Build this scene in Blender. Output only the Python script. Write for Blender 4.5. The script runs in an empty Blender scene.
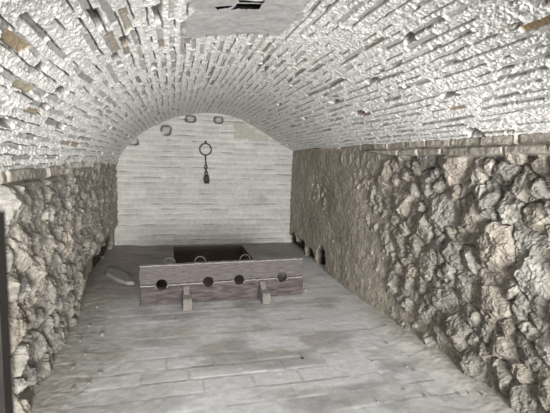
import bpy, bmesh, math
import numpy as np
from mathutils import Vector, Matrix

scene = bpy.context.scene
COL = scene.collection
PI = math.pi

# ------------------------------------------------------------------ noise
def _hash(ix, iy, seed):
    h = (ix.astype(np.int64) * 374761393 + iy.astype(np.int64) * 668265263 + seed * 1442695041) & 0xFFFFFFFF
    h = ((h ^ (h >> 13)) * 1274126177) & 0xFFFFFFFF
    h = ((h ^ (h >> 16)) * 2246822519) & 0xFFFFFFFF
    return ((h ^ (h >> 15)) & 0xFFFFFF) / float(0x1000000)

def vnoise(x, y, seed=0):
    """smooth value noise in -1..1"""
    ix = np.floor(x); iy = np.floor(y)
    fx = x - ix; fy = y - iy
    fx = fx * fx * fx * (fx * (fx * 6 - 15) + 10); fy = fy * fy * fy * (fy * (fy * 6 - 15) + 10)
    ix = ix.astype(np.int64); iy = iy.astype(np.int64)
    a = _hash(ix, iy, seed); b = _hash(ix + 1, iy, seed)
    c = _hash(ix, iy + 1, seed); d = _hash(ix + 1, iy + 1, seed)
    return ((a * (1 - fx) + b * fx) * (1 - fy) + (c * (1 - fx) + d * fx) * fy) * 2 - 1

def fbm(x, y, octaves=4, seed=0, gain=0.5):
    t = np.zeros_like(x); amp = 1.0; tot = 0.0
    for k in range(octaves):
        t += amp * vnoise(x * 2 ** k + 17.3 * k, y * 2 ** k - 9.1 * k, seed + k * 101)
        tot += amp; amp *= gain
    return t / tot

def smooth(a, b, x):
    t = np.clip((x - a) / (b - a), 0, 1)
    return t * t * (3 - 2 * t)

def facets(x, y, cell, seed):
    """jittered-grid cells: a random tilted plane per cell (chipped stone)"""
    gx = x / cell; gy = y / cell
    ix = np.floor(gx).astype(np.int64); iy = np.floor(gy).astype(np.int64)
    best = np.full(x.shape, 1e9); h = np.zeros(x.shape)
    for dx in (-1, 0, 1):
        for dy in (-1, 0, 1):
            cx = ix + dx; cy = iy + dy
            px = gx - (cx + _hash(cx, cy, seed)); py = gy - (cy + _hash(cx, cy, seed + 1))
            d = px * px + py * py
            hh = (_hash(cx, cy, seed + 2) - .5) * 1.6 * px + (_hash(cx, cy, seed + 3) - .5) * 1.6 * py + (_hash(cx, cy, seed + 4) - .5) * .8
            m = d < best
            h = np.where(m, hh, h); best = np.where(m, d, best)
    return h

# ------------------------------------------------------------------ mesh helpers
def tag(o, label=None, cat=None, group=None, kind=None):
    if label: o['label'] = label
    if cat: o['category'] = cat
    if group: o['group'] = group
    if kind: o['kind'] = kind
    return o

def link(name, me, mat, parent=None):
    me.name = name
    o = bpy.data.objects.new(name, me)
    COL.objects.link(o)
    if mat: me.materials.append(mat)
    if parent: o.parent = parent
    return o

def grid_mesh(name, P, tone, mat, keep=None, flip=False, shade_smooth=True):
    """P: (n,m,3) points; tone: (n,m,3) surface colour; keep: (n-1,m-1) faces to keep"""
    n, m = P.shape[:2]
    idx = np.arange(n * m).reshape(n, m)
    q = np.stack([idx[:-1, :-1], idx[1:, :-1], idx[1:, 1:], idx[:-1, 1:]], -1)
    if keep is not None: q = q[keep]
    q = q.reshape(-1, 4)
    if flip: q = q[:, ::-1]
    me = bpy.data.meshes.new(name)
    me.vertices.add(n * m); me.vertices.foreach_set('co', P.reshape(-1).astype(np.float32))
    me.loops.add(q.size); me.loops.foreach_set('vertex_index', q.reshape(-1).astype(np.int32))
    me.polygons.add(len(q)); me.polygons.foreach_set('loop_start', (np.arange(len(q)) * 4).astype(np.int32))
    me.polygons.foreach_set('use_smooth', np.full(len(q), shade_smooth))
    me.update(calc_edges=True)
    at = me.attributes.new('tone', 'FLOAT_COLOR', 'POINT')
    c = np.ones((n * m, 4), np.float32); c[:, :3] = tone.reshape(-1, 3)
    at.data.foreach_set('color', c.reshape(-1))
    return link(name, me, mat)

def bm_obj(name, bm, mat, parent=None, smooth_shade=False):
    bmesh.ops.recalc_face_normals(bm, faces=bm.faces)
    me = bpy.data.meshes.new(name)
    if smooth_shade:
        for f in bm.faces: f.smooth = True
    bm.to_mesh(me); bm.free()
    return link(name, me, mat, parent)

def add_box(bm, lo, hi, bevel=0.0):
    r = bmesh.ops.create_cube(bm, size=1)
    for v in r['verts']:
        v.co = Vector([lo[i] + (v.co[i] + .5) * (hi[i] - lo[i]) for i in range(3)])
    if bevel:
        es = list({e for v in r['verts'] for e in v.link_edges})
        bmesh.ops.bevel(bm, geom=es, offset=bevel, segments=2, affect='EDGES', profile=.6)

def add_tube(bm, pts, rad, seg=10, closed=False):
    pts = [Vector(p) for p in pts]; n = len(pts); rings = []
    rad = rad if isinstance(rad, (list, tuple)) else [rad] * n
    up = None
    for i, p in enumerate(pts):
        a = pts[(i - 1) % n] if (closed or i > 0) else p
        b = pts[(i + 1) % n] if (closed or i < n - 1) else p
        t = (b - a).normalized()
        if up is None:
            up = Vector((0, 0, 1)) if abs(t.z) < .9 else Vector((1, 0, 0))
        u = (up - t * up.dot(t)).normalized(); v = t.cross(u); up = u
        rings.append([bm.verts.new(p + (u * math.cos(k * 2 * PI / seg) + v * math.sin(k * 2 * PI / seg)) * rad[i]) for k in range(seg)])
    for i in range(n if closed else n - 1):
        A, B = rings[i], rings[(i + 1) % n]
        for k in range(seg):
            bm.faces.new((A[k], A[(k + 1) % seg], B[(k + 1) % seg], B[k]))
    if not closed:
        bm.faces.new(rings[0][::-1]); bm.faces.new(rings[-1])

# ------------------------------------------------------------------ materials
def new_mat(name):
    m = bpy.data.materials.new(name); m.use_nodes = True
    nt = m.node_tree; b = nt.nodes['Principled BSDF']
    return m, nt, b

def N(nt, typ, **kw):
    n = nt.nodes.new(typ)
    for k, v in kw.items():
        if k.startswith('_'): setattr(n, k[1:], v)
        else: n.inputs[k.replace('__', ' ')].default_value = v
    return n

def masonry(name, rough=.9, fine=90., bump=.5, dist=.006, var=.25):
    """colour from the 'tone' attribute (material colour plus some painted light and shade) + grain"""
    m, nt, b = new_mat(name); L = nt.links.new
    at = N(nt, 'ShaderNodeAttribute', _attribute_name='tone')
    tc = N(nt, 'ShaderNodeTexCoord')
    n1 = N(nt, 'ShaderNodeTexNoise', Scale=fine, Detail=6., Roughness=.7)
    n2 = N(nt, 'ShaderNodeTexNoise', Scale=fine * .22, Detail=5., Roughness=.65)
    L(tc.outputs['Object'], n1.inputs['Vector']); L(tc.outputs['Object'], n2.inputs['Vector'])
    mr = N(nt, 'ShaderNodeMapRange'); L(n2.outputs['Fac'], mr.inputs['Value'])
    mr.inputs['From Min'].default_value = .3; mr.inputs['From Max'].default_value = .7
    mr.inputs['To Min'].default_value = 1 - var; mr.inputs['To Max'].default_value = 1 + var
    mr2 = N(nt, 'ShaderNodeMapRange'); L(n1.outputs['Fac'], mr2.inputs['Value'])
    mr2.inputs['From Min'].default_value = .3; mr2.inputs['From Max'].default_value = .7
    mr2.inputs['To Min'].default_value = 1 - var * .8; mr2.inputs['To Max'].default_value = 1 + var * .8
    mu = N(nt, 'ShaderNodeMath', _operation='MULTIPLY'); L(mr.outputs[0], mu.inputs[0]); L(mr2.outputs[0], mu.inputs[1])
    vm = N(nt, 'ShaderNodeVectorMath', _operation='SCALE'); L(at.outputs['Color'], vm.inputs[0]); L(mu.outputs[0], vm.inputs['Scale'])
    L(vm.outputs[0], b.inputs['Base Color'])
    b.inputs['Roughness'].default_value = rough
    b.inputs['Specular IOR Level'].default_value = .25
    ad = N(nt, 'ShaderNodeMath', _operation='ADD'); L(n1.outputs['Fac'], ad.inputs[0]); L(n2.outputs['Fac'], ad.inputs[1])
    bp = N(nt, 'ShaderNodeBump', Strength=bump, Distance=dist); L(ad.outputs[0], bp.inputs['Height'])
    L(bp.outputs[0], b.inputs['Normal'])
    return m

def plain(name, col, rough=.8, metal=0., scale=40., var=.35, bump=.3, dist=.004, stretch=(1, 1, 1), col2=None):
    m, nt, b = new_mat(name); L = nt.links.new
    tc = N(nt, 'ShaderNodeTexCoord'); mp = N(nt, 'ShaderNodeMapping'); mp.inputs['Scale'].default_value = stretch
    L(tc.outputs['Object'], mp.inputs['Vector'])
    n1 = N(nt, 'ShaderNodeTexNoise', Scale=scale, Detail=6., Roughness=.68); L(mp.outputs[0], n1.inputs['Vector'])
    cr = N(nt, 'ShaderNodeValToRGB'); L(n1.outputs['Fac'], cr.inputs['Fac'])
    c2 = col2 or tuple(c * (1 + var) for c in col)
    cr.color_ramp.elements[0].position = .32; cr.color_ramp.elements[1].position = .7
    cr.color_ramp.elements[0].color = (*[c * (1 - var) for c in col], 1); cr.color_ramp.elements[1].color = (*c2, 1)
    L(cr.outputs[0], b.inputs['Base Color'])
    b.inputs['Roughness'].default_value = rough; b.inputs['Metallic'].default_value = metal
    bp = N(nt, 'ShaderNodeBump', Strength=bump, Distance=dist); L(n1.outputs['Fac'], bp.inputs['Height']); L(bp.outputs[0], b.inputs['Normal'])
    return m

M_VAULT = masonry('whitewashed_brick', fine=120., bump=.8, dist=.008, var=.15)
M_BACK = masonry('painted_brick', fine=70., bump=.45, dist=.006, var=.10)
M_RUBBLE = masonry('rubble_stone', fine=85., bump=.8, dist=.010, var=.26)
M_FLOOR = masonry('dusty_paver', fine=70., bump=.25, dist=.003, var=.10)
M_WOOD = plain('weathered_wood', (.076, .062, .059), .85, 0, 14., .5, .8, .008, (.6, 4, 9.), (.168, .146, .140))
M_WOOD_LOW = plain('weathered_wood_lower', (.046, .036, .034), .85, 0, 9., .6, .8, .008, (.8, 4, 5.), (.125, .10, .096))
M_WORN_LIT = plain('worn_lit_wood', (.25, .22, .21), .85, 0, 25., .5, .5, .004, (1, 4, 4), (.46, .42, .40))  # worn top edges, paled further to paint the light they catch
M_FOOT = plain('grey_wood', (.17, .155, .14), .9, 0, 20., .3, .4, .004, (3, 3, 1))
M_IRON = plain('rusted_iron', (.045, .04, .037), .7, .35, 60., .5, .5, .003)
M_RING = plain('worn_iron', (.075, .065, .058), .6, .3, 60., .5, .4, .002)
M_DARK = plain('dark_earth', (.13, .10, .08), .95, 0, 12., .35, .5, .02, (1, 1, 4))
M_POST = plain('dark_timber', (.022, .017, .014), .8, 0, 12., .4, .5, .004, (6, 6, 1))
M_CHIP = plain('stone_chip', (.16, .15, .14), .9, 0, 50., .4, .5, .004)
M_SLAB = plain('slab_stone', (.22, .205, .19), .9, 0, 25., .3, .6, .008)
M_BLACK = plain('near_black', (.012, .012, .012), .95, 0, 20., .4, .3, .01)
M_BAR = plain('pale_iron', (.34, .34, .33), .6, .2, 50., .4, .4, .002)
M_FRONT = plain('front_plaster', (.45, .44, .42), .95, 0, 14., .2, .4, .01)

# ------------------------------------------------------------------ layout of the cellar
Y_BACK = 7.03
X_L = -.84
def x_right(y):
    return 2.02 + .026 * np.clip(y - 2.2, 0, 9)

def ys_grid(step=.0036, near=.9):
    n = int(math.log(Y_BACK / near) / step)
    return np.concatenate([np.linspace(-1.4, near, 60, endpoint=False), near * np.exp(np.linspace(0, math.log(Y_BACK / near), n)) ])

# ------------------------------------------------------------------ rubble walls
def rubble(U, V, seed, sizes, aniso, extent, smear, shift):
    """height and colour of a wall of rough stones set in mortar; U along the wall, V up"""
    rng = np.random.RandomState(seed)
    u0, u1, v0, v1 = extent
    S = []
    for rmin, rmax, tries in sizes:
        for _ in range(tries):
            r = rng.uniform(rmin, rmax); p = (rng.uniform(u0, u1), rng.uniform(v0, v1))
            ok = True
            for (q, qr, *_x) in S:
                if (p[0] - q[0]) ** 2 + (p[1] - q[1]) ** 2 < (.86 * (r + qr)) ** 2: ok = False; break
            if ok:
                S.append((p, r, rng.uniform(aniso[0], aniso[1]), rng.normal(shift, .55), rng.rand(6)))
    P = np.array([s[0] for s in S]); R = np.array([s[1] for s in S]); A = np.array([s[2] for s in S]); T = np.array([s[3] for s in S])
    rnd = np.array([s[4] for s in S])
    Uw = U + .018 * fbm(U * 8, V * 8, 2, seed + 5) + .004 * fbm(U * 45, V * 45, 2, seed + 15)
    Vw = V + .018 * fbm(U * 8 + 40, V * 8, 2, seed + 6) + .004 * fbm(U * 45 + 40, V * 45, 2, seed + 16)
    uf, vf = Uw.reshape(-1), Vw.reshape(-1)
    order = np.argsort(uf); n = len(uf)
    I1 = np.zeros(n, np.int64); D1 = np.zeros(n); D2 = np.zeros(n)
    ct, st = np.cos(T), np.sin(T)
    for k in range(0, n, 4000):
        ii = order[k:k + 4000]; u = uf[ii]; v = vf[ii]
        c = np.where((P[:, 0] > u.min() - .6) & (P[:, 0] < u.max() + .6))[0]
        du = u[:, None] - P[c, 0]; dv = v[:, None] - P[c, 1]
        a = (du * ct[c] + dv * st[c]) / A[c]; b = (-du * st[c] + dv * ct[c]) * A[c]
        # super-ellipse distance gives blocky stones
        d = (np.abs(a) ** 2.6 + np.abs(b) ** 2.6) ** (1 / 2.6) / R[c]
        j = np.argpartition(d, 1, axis=1)[:, :2]
        dd = np.take_along_axis(d, j, 1)
        sw = dd[:, 0] > dd[:, 1]
        j[sw] = j[sw][:, ::-1]; dd[sw] = dd[sw][:, ::-1]
        I1[ii] = c[j[:, 0]]; D1[ii] = dd[:, 0]; D2[ii] = dd[:, 1]
    sh = U.shape
    I1 = I1.reshape(sh); D1 = D1.reshape(sh); D2 = D2.reshape(sh)
    r = R[I1]; q = rnd[I1]
    du = Uw - P[I1, 0]; dv = Vw - P[I1, 1]
    gap = (D2 - D1)
    edge = smooth(.0, .11, gap) * smooth(1.55, 1.30, D1)
    # every stone is a broken lump: the lowest of a handful of random planes
    top = (.016 + .16 * r) * (.45 + .8 * q[..., 0])
    hs = top + (q[..., 1] - .5) * .8 * du + (q[..., 2] - .5) * .8 * dv
    hs2 = hs + .01
    for k in range(6):
        an = 2 * PI * (k + q[..., 3] + .35 * np.sin(40 * q[..., (k % 5)])) / 6
        slope = .22 + .95 * ((q[..., (k + 1) % 6] * 7.3 + k * .37) % 1.0)
        dist = (.20 + .60 * ((q[..., (k + 2) % 6] * 11.7 + k * .61) % 1.0)) * r
        pl_ = top + slope * (dist - (du * np.cos(an) + dv * np.sin(an)))
        hs = np.minimum(hs, pl_)
    hs = np.maximum(hs, -.02)
    fa = facets(Uw + .3 * q[..., 4], Vw + .3 * q[..., 5], .070, seed + 31) * .020 + facets(Uw, Vw, .030, seed + 47) * .0045
    gritty = np.abs(fbm(U * 30, V * 30, 3, seed + 9))
    rough = .009 * (gritty - .25) + .005 * fbm(U * 75, V * 75, 2, seed + 19)
    stone = -.055 + edge * (hs * (1 - .28 * np.clip(smear, 0, 1.2)) + fa + .055) + rough
    low = fbm(U * 1.3, V * 1.9, 3, seed + 70)
    mort = -.032 + .055 * smear + .030 * low + .008 * fbm(U * 14, V * 14, 3, seed + 71) + .0035 * fbm(U * 60, V * 60, 2, seed + 72)
    h = np.maximum(stone, mort)
    ism = smooth(-.004, .006, mort - stone)
    # colour: each stone its own grey; mortar browner
    fl = fbm(U * 60, V * 60, 2, seed + 81)
    g = .245 + .11 * (q[..., 3] - .45) + .04 * fbm(U * 9, V * 9, 3, seed + 80) + .08 * fl
    warm = 1 + .10 * (q[..., 4] - .35)
    g = np.clip(g, .06, .6); ctone = np.stack([g * 1.02 * warm, g * .985 * (1 + .03 * (q[..., 4] - .35)), g * .93 / warm ** .6], -1)
    mt = .265 + .05 * np.clip(smear, 0, 1) + .05 * fbm(U * 5, V * 5, 3, seed + 82) + .05 * fl
    mtone = np.stack([mt * 1.03, mt * .965, mt * .86], -1)
    coat = .7 * np.clip(smear, 0, 1)[..., None]
    ctone = ctone * (1 - coat) + mtone * coat
    tone = ctone * (1 - ism[..., None]) + mtone * ism[..., None]
    return h, tone

def brick_course(U, V, base, course, length, seed, depth=.03):
    """flat bricks laid in level courses: returns height, colour"""
    vv = V + .006 * fbm(U * 3, V * 0 + 2, 3, seed)
    k = np.floor((vv - base) / course); t = (vv - base) / course - k
    off = _hash(k.astype(np.int64), (k * 0).astype(np.int64), seed + 1) * length
    kb = np.floor((U + off) / length); tb = (U + off) / length - kb
    rnd = _hash(kb.astype(np.int64), k.astype(np.int64), seed + 2)
    e = smooth(0, .16, t) * smooth(1, .80, t) * smooth(0, .06, tb) * smooth(1, .94, tb)
    h = -depth + depth * e + (rnd - .5) * .022 + .006 * fbm(U * 25, V * 25, 3, seed + 4)
    return h, rnd

def wall(side):
    left = side == 'left'
    ys = ys_grid(.0040, 1.2) if left else ys_grid(.0036, 1.0)
    top = 1.50 if left else 1.84
    zs = np.arange(-.12, top + .001, .0065)
    U, V = np.meshgrid(ys, zs, indexing='ij')
    Uq = np.clip(U, .2, 9) if True else U
    if left:
        sm = smooth(3.4, 6., U) * .75 + .1 * smooth(.6, 0, V)
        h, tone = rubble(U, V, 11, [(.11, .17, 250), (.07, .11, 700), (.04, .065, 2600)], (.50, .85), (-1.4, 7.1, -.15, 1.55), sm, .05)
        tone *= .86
    else:
        sm = smooth(2.5, 4.5, U) * 1.12 + .30 * smooth(.75, .0, V) * smooth(2.2, 3.4, U) - .30 * smooth(.85, 1.15, V) * smooth(4.2, 3.4, U)
        h, tone = rubble(U, V, 23, [(.12, .19, 260), (.075, .115, 800), (.04, .065, 3000)], (.58, .98), (-1.4, 7.1, -.15, 1.9), sm, -.5)
    # level courses of flat bricks that carry the vault
    if left:
        zb = 1.315 + .03 * fbm(U * 1.7, U * 0, 2, 5)
        w = smooth(-.01, .01, V - zb) * smooth(4.2, 3.0, U)
        bh, br = brick_course(U, V, 1.25, .085, .36, 61)
        bh = bh - .012
    else:
        zb = 1.575 + .022 * fbm(U * 2.1, U * 0, 2, 6) + .10 * smooth(3.4, 4.6, U)
        w = smooth(-.012, .012, V - zb)
        bh, br = brick_course(U, V, 1.575, .072, .31, 62)
        bh = bh + .045 - .02 * smooth(1.64, 1.66, V)
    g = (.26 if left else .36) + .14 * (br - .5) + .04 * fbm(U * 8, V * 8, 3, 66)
    btone = np.stack([g * 1.02, g * .97, g * .89], -1)
    h = h * (1 - w) + bh * w
    tone = tone * (1 - w[..., None]) + btone * w[..., None]
    if left:
        fw_ = smooth(.42, .28, V) * smooth(4.0, 4.5, U)
        h = h * (1 - .8 * fw_) - .035 * fw_
    # broken-out hollows at the foot of the wall near the back
    if left:
        hol = [(4.95, .03, .34, .14, .06), (5.40, .08, .38, .26, .08), (5.85, .08, .36, .24, .08), (6.40, .10, .42, .28, .08), (4.55, .0, .20, .08, .05)]
    else:
        hol = [(5.28, .08, .22, .24, .11), (5.75, .04, .30, .13, .09), (6.30, .06, .34, .17, .10), (6.78, .08, .30, .17, .09)]
    K = np.zeros(U.shape); DP = np.zeros(U.shape)
    for (a, b, ra, rb, dp) in hol:
        d = np.sqrt(((U - a) / ra) ** 2 + ((V - b) / rb) ** 2) + .28 * fbm(U * 8, V * 8, 3, 90)
        k = smooth(1.0, .72, d)
        K = np.maximum(K, k); DP = np.maximum(DP, dp * k)
    h = h - DP
    tone = tone * (1 - K[..., None]) + np.array([.035, .030, .026]) * K[..., None]      # shade of the hollows painted in as near-black
    tone = tone * np.array([1.03, .995, .935])
    P = np.zeros(U.shape + (3,))
    P[..., 1] = U; P[..., 2] = V
    h = h - .02
    if left: P[..., 0] = X_L - .01 + .045 * smooth(4.6, 3.4, U) + h - .18 * smooth(2.36, 2.30, U)
    else: P[..., 0] = x_right(U) + .01 - h
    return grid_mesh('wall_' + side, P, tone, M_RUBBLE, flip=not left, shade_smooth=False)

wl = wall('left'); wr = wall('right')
tag(wl, 'grey rubble stone wall on the left of the cellar', 'wall', kind='structure')
tag(wr, 'rough rubble stone wall on the right with big stones', 'wall', kind='structure')

# ------------------------------------------------------------------ brick vault
PROF = np.array([(-.86, 1.37), (-.80, 1.51), (-.70, 1.66), (-.50, 1.865), (-.17, 2.075), (.30, 2.235), (.75, 2.28), (1.12, 2.22), (1.42, 2.085), (1.75, 1.895), (2.0, 1.76), (2.12, 1.70)])
def profile(n):
    d = np.r_[0, np.cumsum(np.hypot(*np.diff(PROF, axis=0).T))]
    def crm(t):
        i = np.clip(np.searchsorted(d, t, side='right') - 1, 0, len(d) - 2)
        m = np.gradient(PROF, d, axis=0)
        hh = (d[i + 1] - d[i]); s = ((t - d[i]) / hh)[:, None]; hh = hh[:, None]
        return (2 * s ** 3 - 3 * s ** 2 + 1) * PROF[i] + (s ** 3 - 2 * s ** 2 + s) * hh * m[i] + (-2 * s ** 3 + 3 * s ** 2) * PROF[i + 1] + (s ** 3 - s ** 2) * hh * m[i + 1]
    t = np.linspace(0, d[-1], n)
    c = crm(t)
    g = np.gradient(c, t, axis=0); g /= np.linalg.norm(g, axis=1)[:, None]
    nrm = np.stack([g[:, 1], -g[:, 0]], 1)      # towards the room
    return t, c, nrm

# places where a brick has dropped out or lies bare: (along, round the arch, half sizes, ...)
NOTCH = [(1.94, 2.502, .05, .030, 1), (2.31, 3.40, .07, .055, 1), (2.12, 2.986, .07, .022, .6), (1.91, .608, .06, .020, 1), (2.36, .569, .10, .022, .9),
         (2.37, .45, .07, .020, .8), (2.61, 2.676, .09, .022, .7), (3.45, 2.743, .10, .025, .6), (6.75, .46, .10, .035, 1), (1.78, .913, .12, .020, .8),
         (2.20, .985, .10, .022, .8), (3.30, 2.95, .10, .030, .8), (1.97, 1.165, .12, .020, .7), (2.9, .36, .10, .020, .8), (2.1, .30, .10, .018, .9)]
BARE = [(1.58, .625, 0.103, 0.024, (.30, .24, .16)), (1.97, .491, 0.115, 0.019, (.36, .33, .24)), (1.30, 2.715, 0.115, 0.022, (.26, .19, .11)), (2.18, 3.113, 0.081, 0.014, (.42, .33, .25)),
        (2.13, .93, 0.184, 0.016, (.34, .31, .25)), (1.9, 1.02, 0.138, 0.017, (.40, .37, .31)), (2.45, 1.17, 0.092, 0.017, (.38, .33, .28)), (2.5, 1.33, 0.115, 0.019, (.42, .36, .34)), (2.28, .40, 0.103, 0.016, (.36, .32, .24)), (3.22, 2.985, 0.092, 0.017, (.34, .26, .22))]
def vault():
    ys = ys_grid(.0034, .9)
    t, c, nrm = profile(800)
    Y, S = np.meshgrid(ys, t, indexing='ij')
    CW = .066
    sw = S + .012 * fbm(Y * 1.3, S * 3, 3, 201) + .006 * fbm(Y * 6, S * 6, 2, 202)
    k = np.floor(sw / CW); ki = k.astype(np.int64); f = sw / CW - k
    bl = .29
    off = _hash(ki, ki * 0, 203) * bl
    yb = (Y + off + .02 * fbm(Y * 5, S * 5, 2, 204)) / bl
    kb = np.floor(yb); kbi = kb.astype(np.int64); tb = yb - kb
    r1 = _hash(kbi, ki, 205); r2 = _hash(kbi, ki, 206); r3 = _hash(kbi, ki, 207); r4 = _hash(kbi, ki, 208)
    rough = fbm(Y * 38, S * 38, 4, 209); mid = fbm(Y * 11, S * 15, 3, 210); low = fbm(Y * 1.4, S * 1.8, 3, 211); fine_ = fbm(Y * 75, S * 75, 2, 213)
    # rough mortar, flat brick face, open joint
    grit = fbm(Y * 70, S * 70, 3, 214, .75)
    fj = f + .05 * grit + .05 * mid
    lo_ = .45 + .16 * (_hash(kbi, ki, 215) - .3)
    r5 = _hash(kbi, ki, 219); r6 = _hash(kbi + 1, ki, 219)
    inb = smooth(lo_ - .03, lo_ + .03, fj) * smooth(.97, .92, fj) * np.maximum(smooth(.02, .04, tb + .02 * grit), r5 > .6) * np.maximum(smooth(.98, .96, tb + .02 * grit), r6 > .6)
    coat = smooth(.36, .48, r4 + .35 * fbm(Y * 9, S * 20, 3, 216) + .18 * low + .28 * smooth(2.8, 5.0, Y))       # bricks smeared over with wash
    inb = inb * (1 - .75 * coat)
    ism = 1 - inb
    joint = smooth(.865, .91, fj) * smooth(1.03, .99, fj)
    jm = smooth(-.06, .16, fbm(Y * 6, k * 5.3, 3, 212) + .20 * low + .03)
    brick = -.005 + (r1 - .5) * .008 + (r3 - .5) * .008 * (f - .5) * 2 + .0015 * grit
    mortar = .002 + .003 * mid + .0032 * rough + .0075 * grit + .004 * low
    h = brick * inb + mortar * ism
    h = h - joint * jm * (.011 + .020 * r2)
    miss = (r2 > .975) & (r1 < .7)
    bm_ = miss * smooth(.04, .10, tb) * smooth(.60, .50, tb) * smooth(.36, .44, fj) * smooth(1.0, .92, fj)
    for (ya, sa, ly, ls, dp) in NOTCH:
        dd = np.maximum(np.abs(Y - ya) / ly, np.abs(S - sa) / ls) + .35 * fbm(Y * 22, S * 22, 3, 217)
        bm_ = np.maximum(bm_, dp * smooth(1.05, .85, dd))
    h = h - bm_ * .060
    h = h * (1.02 - .35 * smooth(3., 6.5, Y))
    # colour
    wm = .66 + .08 * smooth(3., 5.5, Y) + .06 * rough + .05 * mid + .12 * grit  # far end painted paler to make up for weaker light
    mt = np.stack([wm, wm * .99, wm * .955], -1)
    wb = .43 + .10 * smooth(3., 5.5, Y) + .20 * (r3 - .5) + .05 * grit  # bricks brightened towards the far end in the same way
    bt = np.stack([wb, wb * .985, wb * .94], -1)
    brown = ((r1 < .07))[..., None]
    bt = np.where(brown, bt * np.array([.80, .70, .62]), bt)
    tone = bt * inb[..., None] + mt * ism[..., None]
    dk = np.clip(np.maximum(joint * jm, bm_), 0, 1)[..., None]
    tone = tone * (1 - dk) + np.array([.25, .23, .205]) * dk     # bare earthy mortar in the open joints
    tone = tone * (1 - .16 * smooth(3.2, 2.2, Y) * smooth(1.3, .9, S))[..., None]      # near left haunch painted darker to offset strong light there
    for (ya, sa, ly, ls, cc) in BARE:
        dd = np.maximum(np.abs(Y - ya) / ly, np.abs(S - sa) / ls) + .22 * fbm(Y * 25, S * 25, 3, 218)
        kk = smooth(1.05, .90, dd)[..., None]
        h = h * (1 - kk[..., 0]) + (-.010 + .002 * grit) * kk[..., 0]
        tone = tone * (1 - kk) + np.array(cc) * (1 + .25 * grit[..., None]) * kk
    # grey plaster round the opening in the crown
    X = np.broadcast_to(c[:, 0], Y.shape)
    wob = .05 * fbm(Y * 7, S * 7, 3, 220)
    pl = smooth(.02, .36, X + wob - .10) * 0 + smooth(.10, .13, X + wob) * smooth(.74, .70, X + wob) * smooth(1.2, 1.25, Y + wob) * smooth(2.50, 2.46, Y + wob - .10 * (X - .3))
    h = h * (1 - pl) + (.006 + .003 * mid + .0012 * rough) * pl
    ptone = .46 + .03 * mid
    tone = tone * (1 - pl[..., None]) + np.stack([ptone, ptone, ptone * .98], -1) * pl[..., None]
    P = np.zeros(Y.shape + (3,))
    xr = x_right(Y)
    X0 = c[:, 0][None, :] + 0 * Y; Z0 = c[:, 1][None, :] + 0 * Y
    X0 = X0 + nrm[:, 0][None, :] * h; Z0 = Z0 + nrm[:, 1][None, :] * h
    P[..., 0] = -.86 + (X0 + .86) * (xr + .86) / (2.12 + .86)
    P[..., 1] = Y
    # the springing wanders a little
    sp = .018 * fbm(Y * 1.2, Y * 0 + 3, 2, 230)
    P[..., 2] = Z0 + sp * smooth(.4, 0, S) + sp * smooth(t[-1] - .4, t[-1], S)
    # returns over the wall heads
    e0 = P[:, :1].copy(); e0[..., 0] -= .10; e0[..., 2] += .01
    e1 = P[:, -1:].copy(); e1[..., 0] += .12; e1[..., 2] += .01
    P = np.concatenate([e0, P, e1], 1); tone = np.concatenate([tone[:, :1], tone, tone[:, -1:]], 1)
    cxy = (P[:-1, :-1] + P[1:, 1:]) / 2
    hx, hy = cxy[..., 0], cxy[..., 1]
    e = .022 * fbm(hx * 16, hy * 16, 3, 240)
    hole = (hx > .300 + e) & (hx < .432 + e * .8) & (hy > 1.70) & (hy < 2.070 + e * .6 + .02 * (hx - .300)) 
    slot = (hx > .215 + e) & (hx < .285 + e) & (hy > 2.005) & (hy < 2.045 + e * .7)
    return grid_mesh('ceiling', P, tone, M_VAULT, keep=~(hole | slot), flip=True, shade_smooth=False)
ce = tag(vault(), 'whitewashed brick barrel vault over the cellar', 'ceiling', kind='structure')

# near-black shaft above the opening in the crown
bm = bmesh.new()
add_box(bm, (.19, 1.60, 2.30), (.52, 2.165, 2.75))
for v in bm.verts:
    if v.co.z < 2.5: v.co.z = 2.226 if v.co.x < .3 else 2.279
dn = [f for f in bm.faces if f.normal.z < -.5]
bmesh.ops.delete(bm, geom=dn, context='FACES_ONLY')
fl = bm_obj('trim_1', bm, M_BLACK); tag(fl, 'black shaft above the hole in the vault crown', 'shaft', kind='structure')
vent = bpy.data.objects.new('vent_grating', None); COL.objects.link(vent); vent.location = (.385, 2.03, 2.31)
tag(vent, 'broken pale metal grating inside the black hole in the vault crown', 'grating')
def rel(o, parent):
    o.parent = parent; o.matrix_parent_inverse = Matrix.Translation(-parent.location); return o
for k, (y0, dy, th) in enumerate([(2.045, .004, .006), (1.995, -.004, .016), (1.90, .0, .014)]):
    bm = bmesh.new()
    add_tube(bm, [(.285, y0, 2.262), (.34, y0 + dy, 2.268), (.40, y0 - dy, 2.272), (.465, y0 + dy, 2.279)], th * .5, 8)
    rel(bm_obj('bar', bm, M_BAR, None, True), vent)

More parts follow.
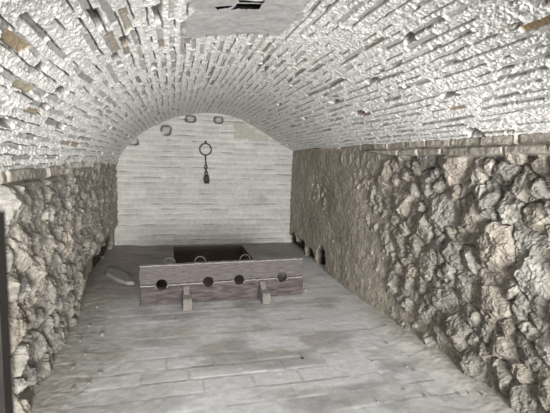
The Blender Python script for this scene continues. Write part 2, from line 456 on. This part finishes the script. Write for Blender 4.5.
# ------------------------------------------------------------------ back wall
def back():
    xs = np.arange(-1.05, 2.45, .010); zs = np.arange(-.10, 2.42, .009)
    X, Z = np.meshgrid(xs, zs, indexing='ij')
    CH = .090
    zz = Z + .010 * fbm(X * 1.5, Z * 2, 3, 301) + .004 * fbm(X * 9, Z * 9, 2, 302)
    k = np.floor(zz / CH); ki = k.astype(np.int64); f = zz / CH - k
    bl = .29; off = _hash(ki, ki * 0, 303) * bl
    xb = (X + off) / bl; kb = np.floor(xb); kbi = kb.astype(np.int64); tb = xb - kb
    r1 = _hash(kbi, ki, 304); r2 = _hash(kbi, ki, 305)
    rough = fbm(X * 26, Z * 30, 3, 306); mid = fbm(X * 6, Z * 12, 3, 307); low = fbm(X * 1.2, Z * 1.2, 3, 308)
    mw = .40 + .15 * mid
    ism = smooth(0, .12, f) * smooth(mw + .1, mw - .1, f)
    dark = smooth(.84, .94, f) * smooth(.12, .40, fbm(X * 3.0, k * 3.7, 3, 309) + .10 * low)
    h = (r1 - .5) * .014 * (1 - ism) + (.007 + .014 * mid + .008 * rough) * ism + .004 * rough - .030 * dark
    g = .375 + (.065 + .05 * low) * ism + .07 * (r2 - .5) + .03 * mid + .02 * low
    tone = np.stack([g, g * .975, g * .925], -1)
    tone = tone * (1 - .75 * dark[..., None]) + np.array([.13, .12, .105]) * .75 * dark[..., None]
    # grey-green render patch under the vault, a small smudge lower down
    w1 = .035 * fbm(X * 9, Z * 9, 3, 310)
    pa = smooth(1.06, 1.09, X + w1) * smooth(1.69, 1.66, X + w1) * smooth(1.865, 1.885, Z + w1 + .05 * (X - 1.1)) * smooth(2.14, 2.10, Z + w1 + .18 * smooth(1.25, 1.6, X))
    h = h * (1 - pa) + .008 * pa
    tone = tone * (1 - pa[..., None]) + np.array([.325, .325, .275]) * pa[..., None]
    d = np.hypot((X - 1.60) / .13, (Z - .80) / .10) + .4 * fbm(X * 9, Z * 9, 3, 311)
    sm = smooth(1.1, .6, d) * .6
    tone = tone * (1 - sm[..., None]) + np.array([.27, .26, .245]) * sm[..., None]
    # blocked putlog holes under the vault: a dark gap round a stone plug
    for (a, b, ra, rb, ga) in [(-.585, 1.752, .075, .062, .4), (-.07, 1.955, .085, .080, .3), (.326, 2.165, .085, .062, .8), (.80, 2.175, .075, .058, .7)]:
        d = (np.abs((X - a) / ra) ** 2.6 + np.abs((Z - b) / rb) ** 2.6) ** (1 / 2.6) + .16 * fbm(X * 14, Z * 14, 2, 312)
        ring = smooth(1.12, 1.0, d) * smooth(.66, .82, d) * smooth(-.5, .35, ga - .1 + fbm(X * 10, Z * 10, 2, 313 + int(a * 50)))
        plug = smooth(.8, .66, d)
        h = h - .060 * ring + .006 * plug
        g2 = .30 + .05 * rough
        tone = tone * (1 - .8 * plug[..., None]) + np.stack([g2, g2 * .97, g2 * .9], -1) * .8 * plug[..., None]
        tone = tone * (1 - .9 * ring[..., None]) + np.array([.07, .064, .058]) * .9 * ring[..., None]
    P = np.zeros(X.shape + (3,)); P[..., 0] = X; P[..., 2] = Z; P[..., 1] = Y_BACK - h
    return grid_mesh('wall_back', P, tone, M_BACK, flip=False)
wb_ = tag(back(), 'whitewashed brick end wall of the cellar', 'wall', kind='structure')

# ------------------------------------------------------------------ floor
PIT = (.045, 1.225, 4.42, 6.92)
def floor():
    ys = ys_grid(.0048, 1.4); xs = np.arange(-1.15, 2.42, .011)
    X, Y = np.meshgrid(xs, ys, indexing='ij')
    a = .008
    u = X * math.cos(a) + Y * math.sin(a) + .012 * fbm(X * 2, Y * 2, 2, 401); v = -X * math.sin(a) + Y * math.cos(a) + .012 * fbm(X * 2, Y * 2, 2, 402)
    TH, TL = .175, .335
    k = np.floor(v / TH); ki = k.astype(np.int64); f = v / TH - k
    off = (_hash(ki, ki * 0, 403) * .4 + .5 * (ki % 2)) * TL
    ub = (u + off) / TL; kb = np.floor(ub); kbi = kb.astype(np.int64); tb = ub - kb
    r1 = _hash(kbi, ki, 404); r2 = _hash(kbi, ki, 405); r3 = _hash(kbi, ki, 406)
    low = fbm(X * .9, Y * .9, 3, 407); mid = fbm(X * 4, Y * 6, 3, 408); rough = fbm(X * 25, Y * 25, 3, 409)
    eg = np.minimum(np.minimum(f, 1 - f) * TH, np.minimum(tb, 1 - tb) * TL)
    jt = smooth(.012, .003, eg + .003 * rough)
    jvis = smooth(-.25, .35, fbm(X * 2.2, Y * 2.2, 3, 410))
    h = (r1 - .5) * .0032 + (r2 - .5) * .004 * (f - .5) + .0016 * rough + .004 * low - jt * .0025 * jvis
    gr = fbm(X * 60, Y * 60, 2, 417)
    g = .40 + .09 * (r3 - .5) + .06 * mid + .06 * low + .02 * rough + .03 * gr
    br_ = np.clip(fbm(X * 2.6, Y * 4.5, 3, 416) * 1.6 + .5 * (r2 - .4), 0, 1)
    tile = np.stack([g * (1 - .06 * br_), g * (.985 - .09 * br_), g * (.975 - .15 * br_)], -1)
    dust = smooth(-.25, .30, fbm(X * 2.4, Y * 3.6, 4, 411) + .22 * (X - .55))  # dust, whitened towards the right to paint the brighter lit floor
    dtone = np.stack([.63 + .03 * mid + .04 * gr, .632 + .03 * mid + .04 * gr, .632 + .03 * mid + .04 * gr], -1)
    tone = tile * (1 - .80 * dust[..., None]) + dtone * .80 * dust[..., None]
    jc = (jt * jvis)[..., None]
    jtone = np.where((r1 > .5)[..., None], np.array([.56, .555, .53]), np.array([.26, .25, .23]))
    tone = tone * (1 - .5 * jc) + jtone * .5 * jc
    # sand and grit banked against the walls
    dl = X - X_L + .06 * fbm(Y * 2, X * 2, 3, 412); dr = x_right(Y) - X + .06 * fbm(Y * 2.4, X * 2, 3, 413)
    bl = smooth(.62, .10, dl); br = smooth(.30, .06, dr) * smooth(4.5, 2.6, Y)
    h = h + .022 * bl ** 3 + .045 * br ** 2 + (bl + br) * (.002 * mid + .0015 * rough + .0025 * gr)
    sand = np.stack([.47 + .03 * rough, .445 + .03 * rough, .395 + .03 * rough], -1)
    grit = np.stack([.33 + .04 * rough + .06 * gr, .315 + .04 * rough + .06 * gr, .285 + .04 * rough + .06 * gr], -1)
    wS = br[..., None] * .8; wG = bl[..., None] * .8
    tone = tone * (1 - wS) + sand * wS
    tone = tone * (1 - wG) + grit * wG
    # brown earth at the back; darker tone behind the stocks paints their shadow
    earth_shade = np.maximum(smooth(5.4, 6.2, Y + .25 * fbm(X * 3, Y * 3, 3, 414)), smooth(4.25, 4.7, Y + .2 * fbm(X * 3, Y * 3, 3, 414)) * smooth(1.6, 1.2, X))[..., None] * .75
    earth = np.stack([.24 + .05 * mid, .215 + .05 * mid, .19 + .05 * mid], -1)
    tone = tone * (1 - earth_shade) + earth * earth_shade
    P = np.zeros(X.shape + (3,)); P[..., 0] = X; P[..., 1] = Y; P[..., 2] = h
    c = (P[:-1, :-1] + P[1:, 1:]) / 2
    hole = (c[..., 0] > PIT[0] - .27 * np.clip((5.75 - c[..., 1]) / 1.1, 0, 1)) & (c[..., 0] < PIT[1]) & (c[..., 1] > PIT[2]) & (c[..., 1] < PIT[3])  # near left edge widened to darken the view through the stocks
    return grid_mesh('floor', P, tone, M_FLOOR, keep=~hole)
fo = tag(floor(), 'dusty grey brick paved floor', 'floor', kind='structure')

bm = bmesh.new()
add_box(bm, (PIT[0] - .30, PIT[2] - .015, -.30), (PIT[1] + .015, PIT[3] + .02, -.012))
bmesh.ops.delete(bm, geom=[f for f in bm.faces if f.normal.z > .5], context='FACES_ONLY')
pit = bm_obj('floor_pit', bm, M_DARK); tag(pit, 'dark earth pit sunk in the floor behind the stocks', 'pit', kind='structure')

# front wall behind the viewer, with a wide doorway for the added fill light
bm = bmesh.new()
for lo, hi in [((-1.1, -1.6, -.1), (-.70, -1.4, 2.5)), ((1.80, -1.6, -.1), (2.4, -1.4, 2.5)), ((-.70, -1.6, 2.08), (1.80, -1.4, 2.5))]:
    add_box(bm, lo, hi)
fw = bm_obj('wall_front', bm, M_FRONT); tag(fw, 'pale plastered wall around the entrance', 'wall', kind='structure')

# dark timber jamb against the left wall, at the very edge of the view
bm = bmesh.new(); add_box(bm, (-.98, 2.20, -.05), (-.822, 2.295, 1.20), .006)
jb = bm_obj('trim_2', bm, M_POST); tag(jb, 'dark upright timber jamb against the left rubble wall', 'jamb', kind='structure')

# ------------------------------------------------------------------ the stocks
LEN = 1.755
HOLES = [.215, .688, 1.020, 1.508]
def board(z0, z1, y0, y1, cut, seed, top_ch, ends=(0, 0)):
    """plank from x=0..LEN with half-round cut-outs along the seam side, extruded y0..y1"""
    rng = np.random.RandomState(seed)
    R = .054
    def edge(zv, notch, sgn):
        pts = []; x = 0.0
        hs = HOLES if notch else []
        stops = [0.0] + [v for c in hs for v in (c - R, c + R)] + [LEN]
        for i in range(0, len(stops), 2):
            a, b = stops[i], stops[i + 1]
            n = max(2, int((b - a) / .035))
            for k in range(n + 1):
                xx = a + (b - a) * k / n
                w = .0018 * rng.randn() if 0 < k < n else 0
                if rng.rand() < .05 and 0 < k < n: w -= sgn * rng.uniform(.004, .010)
                pts.append((xx, zv + w))
            if i + 2 < len(stops):
                c = (stops[i + 1] + stops[i + 2]) / 2
                for k in range(1, 12):
                    an = PI - PI * k / 12
                    pts.append((c + R * math.cos(an), zv - sgn * R * .92 * math.sin(an)))
        return pts
    lo = edge(z0, cut == 'low', -1); hi = edge(z1, cut == 'high', 1)
    def endpts(x, za, zb, d):
        return [(x + d * rng.uniform(-.006, .006), za + (zb - za) * k / 6) for k in range(1, 6)]
    out = lo + endpts(LEN + ends[1], z0, z1, 1) + hi[::-1] + endpts(ends[0], z1, z0, 1)
    bm = bmesh.new()
    fr = [bm.verts.new((x, y0, z)) for x, z in out]; bk = [bm.verts.new((x, y1, z)) for x, z in out]
    f1 = bm.faces.new(fr); f2 = bm.faces.new(bk[::-1])
    n = len(out)
    for i in range(n): bm.faces.new((fr[i], bk[i], bk[(i + 1) % n], fr[(i + 1) % n]))
    bm.normal_update()
    es = [e for e in f1.edges] + [e for e in f2.edges]
    rb = bmesh.ops.bevel(bm, geom=es, offset=top_ch, segments=2, affect='EDGES', profile=.5)
    for f in rb['faces']:
        if f.calc_center_median().z > z1 - .03 and f.normal.z > .15: f.material_index = 1
    for f in bm.faces:
        if f.normal.z > .8 and f.calc_center_median().z > z1 - .03: f.material_index = 1
    big = [f for f in bm.faces if len(f.verts) > 4]
    bmesh.ops.triangulate(bm, faces=big)
    return bm
stocks = bpy.data.objects.new('stocks', None); COL.objects.link(stocks)
tag(stocks, 'old wooden foot stocks with four round holes and iron rings, standing on the floor', 'stocks')
bm_obj('lower_board', board(.004, .210, -.018, .075, 'high', 3, .008, (.012, .004)), M_WOOD_LOW, stocks).data.materials.append(M_WORN_LIT)
ub = bm_obj('upper_board', board(.2135, .413, 0.0, .070, 'low', 4, .008, (0, -.008)), M_WOOD, stocks); ub.data.materials.append(M_WORN_LIT)
for xb in (.455, 1.268):
    bm = bmesh.new()
    prof = [(-.018, .0), (-.235, .0), (-.235, .092), (-.215, .112), (-.13, .128), (-.018, .135)]
    w = .043
    A = [bm.verts.new((xb - w, y, z)) for y, z in prof]; B = [bm.verts.new((xb + w, y, z)) for y, z in prof]
    bm.faces.new(A); bm.faces.new(B[::-1])
    for i in range(len(prof)): bm.faces.new((A[i], B[i], B[(i + 1) % len(prof)], A[(i + 1) % len(prof)]))
    bm.normal_update(); bmesh.ops.bevel(bm, geom=list(bm.edges), offset=.005, segments=2, affect='EDGES')
    ft = bm_obj('brace_foot', bm, M_FOOT, stocks); ft['label'] = 'grey wooden foot propping the boards'
    bm = bmesh.new()
    prof = [(-.018, .125), (-.135, .122), (-.120, .135), (-.052, .192), (-.018, .197)]
    w = .030
    A = [bm.verts.new((xb - w, y, z)) for y, z in prof]; B = [bm.verts.new((xb + w, y, z)) for y, z in prof]
    bm.faces.new(A); bm.faces.new(B[::-1])
    for i in range(len(prof)): bm.faces.new((A[i], B[i], B[(i + 1) % len(prof)], A[(i + 1) % len(prof)]))
    bm.normal_update(); bmesh.ops.bevel(bm, geom=list(bm.edges), offset=.004, segments=1, affect='EDGES')
    bm_obj('strut', bm, M_FOOT, ft)
for xr in (.298, .612, 1.103):
    bm = bmesh.new()
    add_tube(bm, [(xr + .056 * math.cos(k * 2 * PI / 28), .096, .408 + .056 * math.sin(k * 2 * PI / 28)) for k in range(28)], .0075, 8, True)
    rg = bm_obj('shackle_ring', bm, M_RING, stocks, True); rg['label'] = 'rusty iron shackle ring behind the top edge'
    bm = bmesh.new()
    add_tube(bm, [(xr - .020, .066, .362), (xr - .020, .105, .362), (xr, .114, .364), (xr + .020, .105, .362), (xr + .020, .066, .362)], .006, 8)
    bm_obj('staple', bm, M_RING, rg, True)
stocks.location = (-.302, 4.105, .004); stocks.rotation_euler = (0, 0, .050)

# ------------------------------------------------------------------ iron collar and chain on the back wall
irons = bpy.data.objects.new('iron_shackle', None); COL.objects.link(irons); irons.location = (.582, Y_BACK, 1.79)
tag(irons, 'black iron ring with short chain and cuff hanging on the whitewashed end wall', 'shackle')
yw = -.035
def child(name, bm, mat=M_IRON, sm=True, parent=irons): return bm_obj(name, bm, mat, parent, sm)
bm = bmesh.new(); add_tube(bm, [(0, .03, .0), (0, -.045, .0), (.0, -.052, -.012), (0, -.045, -.026), (0, .0, -.028)], .011, 10)
bmesh.ops.create_uvsphere(bm, u_segments=12, v_segments=8, radius=.02, matrix=Matrix.Translation((0, yw - .008, .004)))
child('wall_staple', bm)
bm = bmesh.new(); zc = -.125
add_tube(bm, [(.098 * math.cos(k * 2 * PI / 40), yw, zc + .098 * math.sin(k * 2 * PI / 40)) for k in range(40)], .0115, 10, True)
child('ring', bm)
bm = bmesh.new()
add_tube(bm, [(0, yw, zc - .085), (0, yw, zc - .12), (.004, yw, zc - .20), (.008, yw, zc - .275)], [.020, .013, .012, .014], 10)
child('hasp', bm)
def linkpts(cx, cz, hw, hh, ang, n=20):
    return [(cx + hw * math.cos(a) * math.cos(ang), yw + hw * math.cos(a) * math.sin(ang), cz + hh * math.sin(a)) for a in [k * 2 * PI / n for k in range(n)]]
for i, (cx, cz) in enumerate([(.009, zc - .305), (.011, zc - .355), (.014, zc - .405)]):
    bm = bmesh.new(); add_tube(bm, linkpts(cx, cz, .021, .037, (i % 2) * PI / 2.4 + .3), .0105, 8, True); child('chain_link', bm)
bm = bmesh.new()
for dx in (-.022, .024):
    add_tube(bm, [(.018 + dx * .4, yw, zc - .425), (.018 + dx, yw - .008, zc - .46), (.02 + dx * 1.2, yw - .008, zc - .53), (.026 + dx * .9, yw, zc - .585)], [.014, .022, .026, .018], 10)
add_tube(bm, [(.016, yw, zc - .43), (.018, yw - .01, zc - .50), (.024, yw, zc - .575)], [.018, .026, .022], 10)
child('cuff', bm)

# ------------------------------------------------------------------ loose stones
def stone_bm(sx, sy, sz, seed, sub=2):
    rng = np.random.RandomState(seed); bm = bmesh.new()
    bmesh.ops.create_icosphere(bm, subdivisions=sub, radius=1)
    pl = [(Vector(rng.randn(3)).normalized(), rng.uniform(.55, .9)) for _ in range(9)]
    for v in bm.verts:
        for n_, d in pl:
            s = v.co.dot(n_) - d
            if s > 0: v.co -= n_ * s
        v.co = Vector((v.co.x * sx, v.co.y * sy, v.co.z * sz))
    mz = min(v.co.z for v in bm.verts)
    for v in bm.verts: v.co.z -= mz
    return bm
def stone(name, x, y, s, seed, label, cat, group=None, mat=M_CHIP, rz=0., z=0.):
    o = bm_obj(name, stone_bm(*s, seed), mat); o.location = (x, y, z); o.rotation_euler = (0, 0, rz)
    return tag(o, label, cat, group)
bm = bmesh.new()
ol = [(-.34, -.05), (-.20, -.10), (.10, -.085), (.31, -.045), (.34, .03), (.18, .07), (-.05, .10), (-.27, .085), (-.36, .03)]
A = [bm.verts.new((x, y, 0)) for x, y in ol]; B = [bm.verts.new((x * .94, y * .9, .055 - .03 * (x + .35))) for x, y in ol]
bm.faces.new(A[::-1]); bm.faces.new(B)
for i in range(len(ol)): bm.faces.new((A[i], A[(i + 1) % len(ol)], B[(i + 1) % len(ol)], B[i]))
sl = bm_obj('stone_slab', bm, M_SLAB); sl.location = (-.60, 5.10, .012); sl.rotation_euler = (0, 0, 2.08 - PI)
tag(sl, 'long flat stone fragment on the floor left of the stocks beside the wall hollows', 'stone')

def chips(pts, size, seed0, label, group, mat):
    for i, (x, y) in enumerate(pts):
        k = .75 + .5 * ((i * 37) % 10) / 10
        stone('stone_chip', x, y, (size * k, size * k * .7, size * k * .5), seed0 + i, label, 'stone chip', group, mat, i * 1.3, FLOOR_Z(x, y))
def FLOOR_Z(x, y):
    i = int(np.argmin((FXY[:, 0] - x) ** 2 + (FXY[:, 1] - y) ** 2))
    return float(FXY[i, 2]) - .001
FXY = np.empty(len(fo.data.vertices) * 3, np.float32); fo.data.vertices.foreach_get('co', FXY); FXY = FXY.reshape(-1, 3)
chips([(1.52, 2.22), (1.61, 2.12), (1.84, 2.09), (1.90, 2.07), (1.95, 2.00), (1.73, 2.42), (1.92, 3.16), (1.76, 2.86)], .014, 10,
      'tiny dark stone chip on the pale dust beside the right rubble wall', 'dark chips beside the right wall', M_CHIP)
chips([(1.71, 2.49), (1.49, 2.60), (1.27, 2.13)], .013, 30, 'tiny pale stone chip on the bright dusty paving at the right', 'pale chips on the paving', M_BAR)
chips([(-.70, 3.34), (-.66, 2.91), (-.68, 3.62), (-.60, 2.64), (-.70, 4.10), (-.47, 2.82), (-.62, 3.10), (-.55, 3.45), (-.52, 2.70)], .021, 50,
      'small rubble chip in the grit at the foot of the left rubble wall', 'rubble chips by the left wall', M_SLAB)
chips([(.98, 2.76)], .020, 70, 'lone dark stone chip in the middle of the paving in front of the stocks', None, M_BLACK)
chips([(1.53, 4.30)], .020, 80, 'white stone chip on the floor at the right end of the stocks', None, M_BAR)

# ------------------------------------------------------------------ light, camera
def lamp(name, typ, loc, energy, col=(1, 1, 1), **kw):
    d = bpy.data.lights.new(name, typ); d.energy = energy; d.color = col
    for k, v in kw.items(): setattr(d, k, v)
    o = bpy.data.objects.new(name, d); COL.objects.link(o); o.location = loc
    return o
def spot(name, loc, energy, aim):
    o = lamp(name, 'SPOT', loc, energy, (1, .99, .97), shadow_soft_size=.07, spot_size=math.radians(138), spot_blend=1.0)
    o.rotation_euler = (Vector(aim) - Vector(loc)).to_track_quat('-Z', 'Y').to_euler()
    return o
spot('floor_spot_light', (1.66, 1.08, .92), 62, (.6, 6.2, 2.0))
spot('floor_spot_light', (-.60, .98, .92), 75, (.9, 6.2, 2.0))
fill = lamp('rear_fill_light', 'AREA', (.55, -5.5, 1.25), 1600, (1, .99, .975), shape='RECTANGLE', size=2.4, size_y=2.0)  # unseen fill behind the viewer, added to brighten the cellar
fill.rotation_euler = (PI / 2, 0, 0)
w = bpy.data.worlds.new('world'); scene.world = w; w.use_nodes = True
w.node_tree.nodes['Background'].inputs[0].default_value = (.9, .95, 1, 1); w.node_tree.nodes['Background'].inputs[1].default_value = .3

cd = bpy.data.cameras.new('camera'); cam = bpy.data.objects.new('camera', cd); COL.objects.link(cam)
F = 400.0
cd.sensor_width = 36; cd.sensor_fit = 'HORIZONTAL'; cd.lens = F / 550 * 36; cd.clip_start = .02
d = Vector((170.5 - 275, 158 - 206.5, F)).normalized()          # the cellar's axis seen from the camera (x right, y down)
upv = Vector((0, -1, 0)); z = (upv - d * upv.dot(d)).normalized(); x = d.cross(z)
rows = [Vector((x[i], d[i], z[i])) for i in range(3)]
right, up, back_ = rows[0], -rows[1], -rows[2]
cam.matrix_world = Matrix(((right.x, up.x, back_.x, 0), (right.y, up.y, back_.y, 0), (right.z, up.z, back_.z, 1.5), (0, 0, 0, 1)))
scene.camera = cam
scene.view_settings.view_transform = 'Standard'; scene.view_settings.look = 'None'
scene.view_settings.gamma = 1; scene.view_settings.use_curve_mapping = False
scene.view_settings.exposure = -0.12
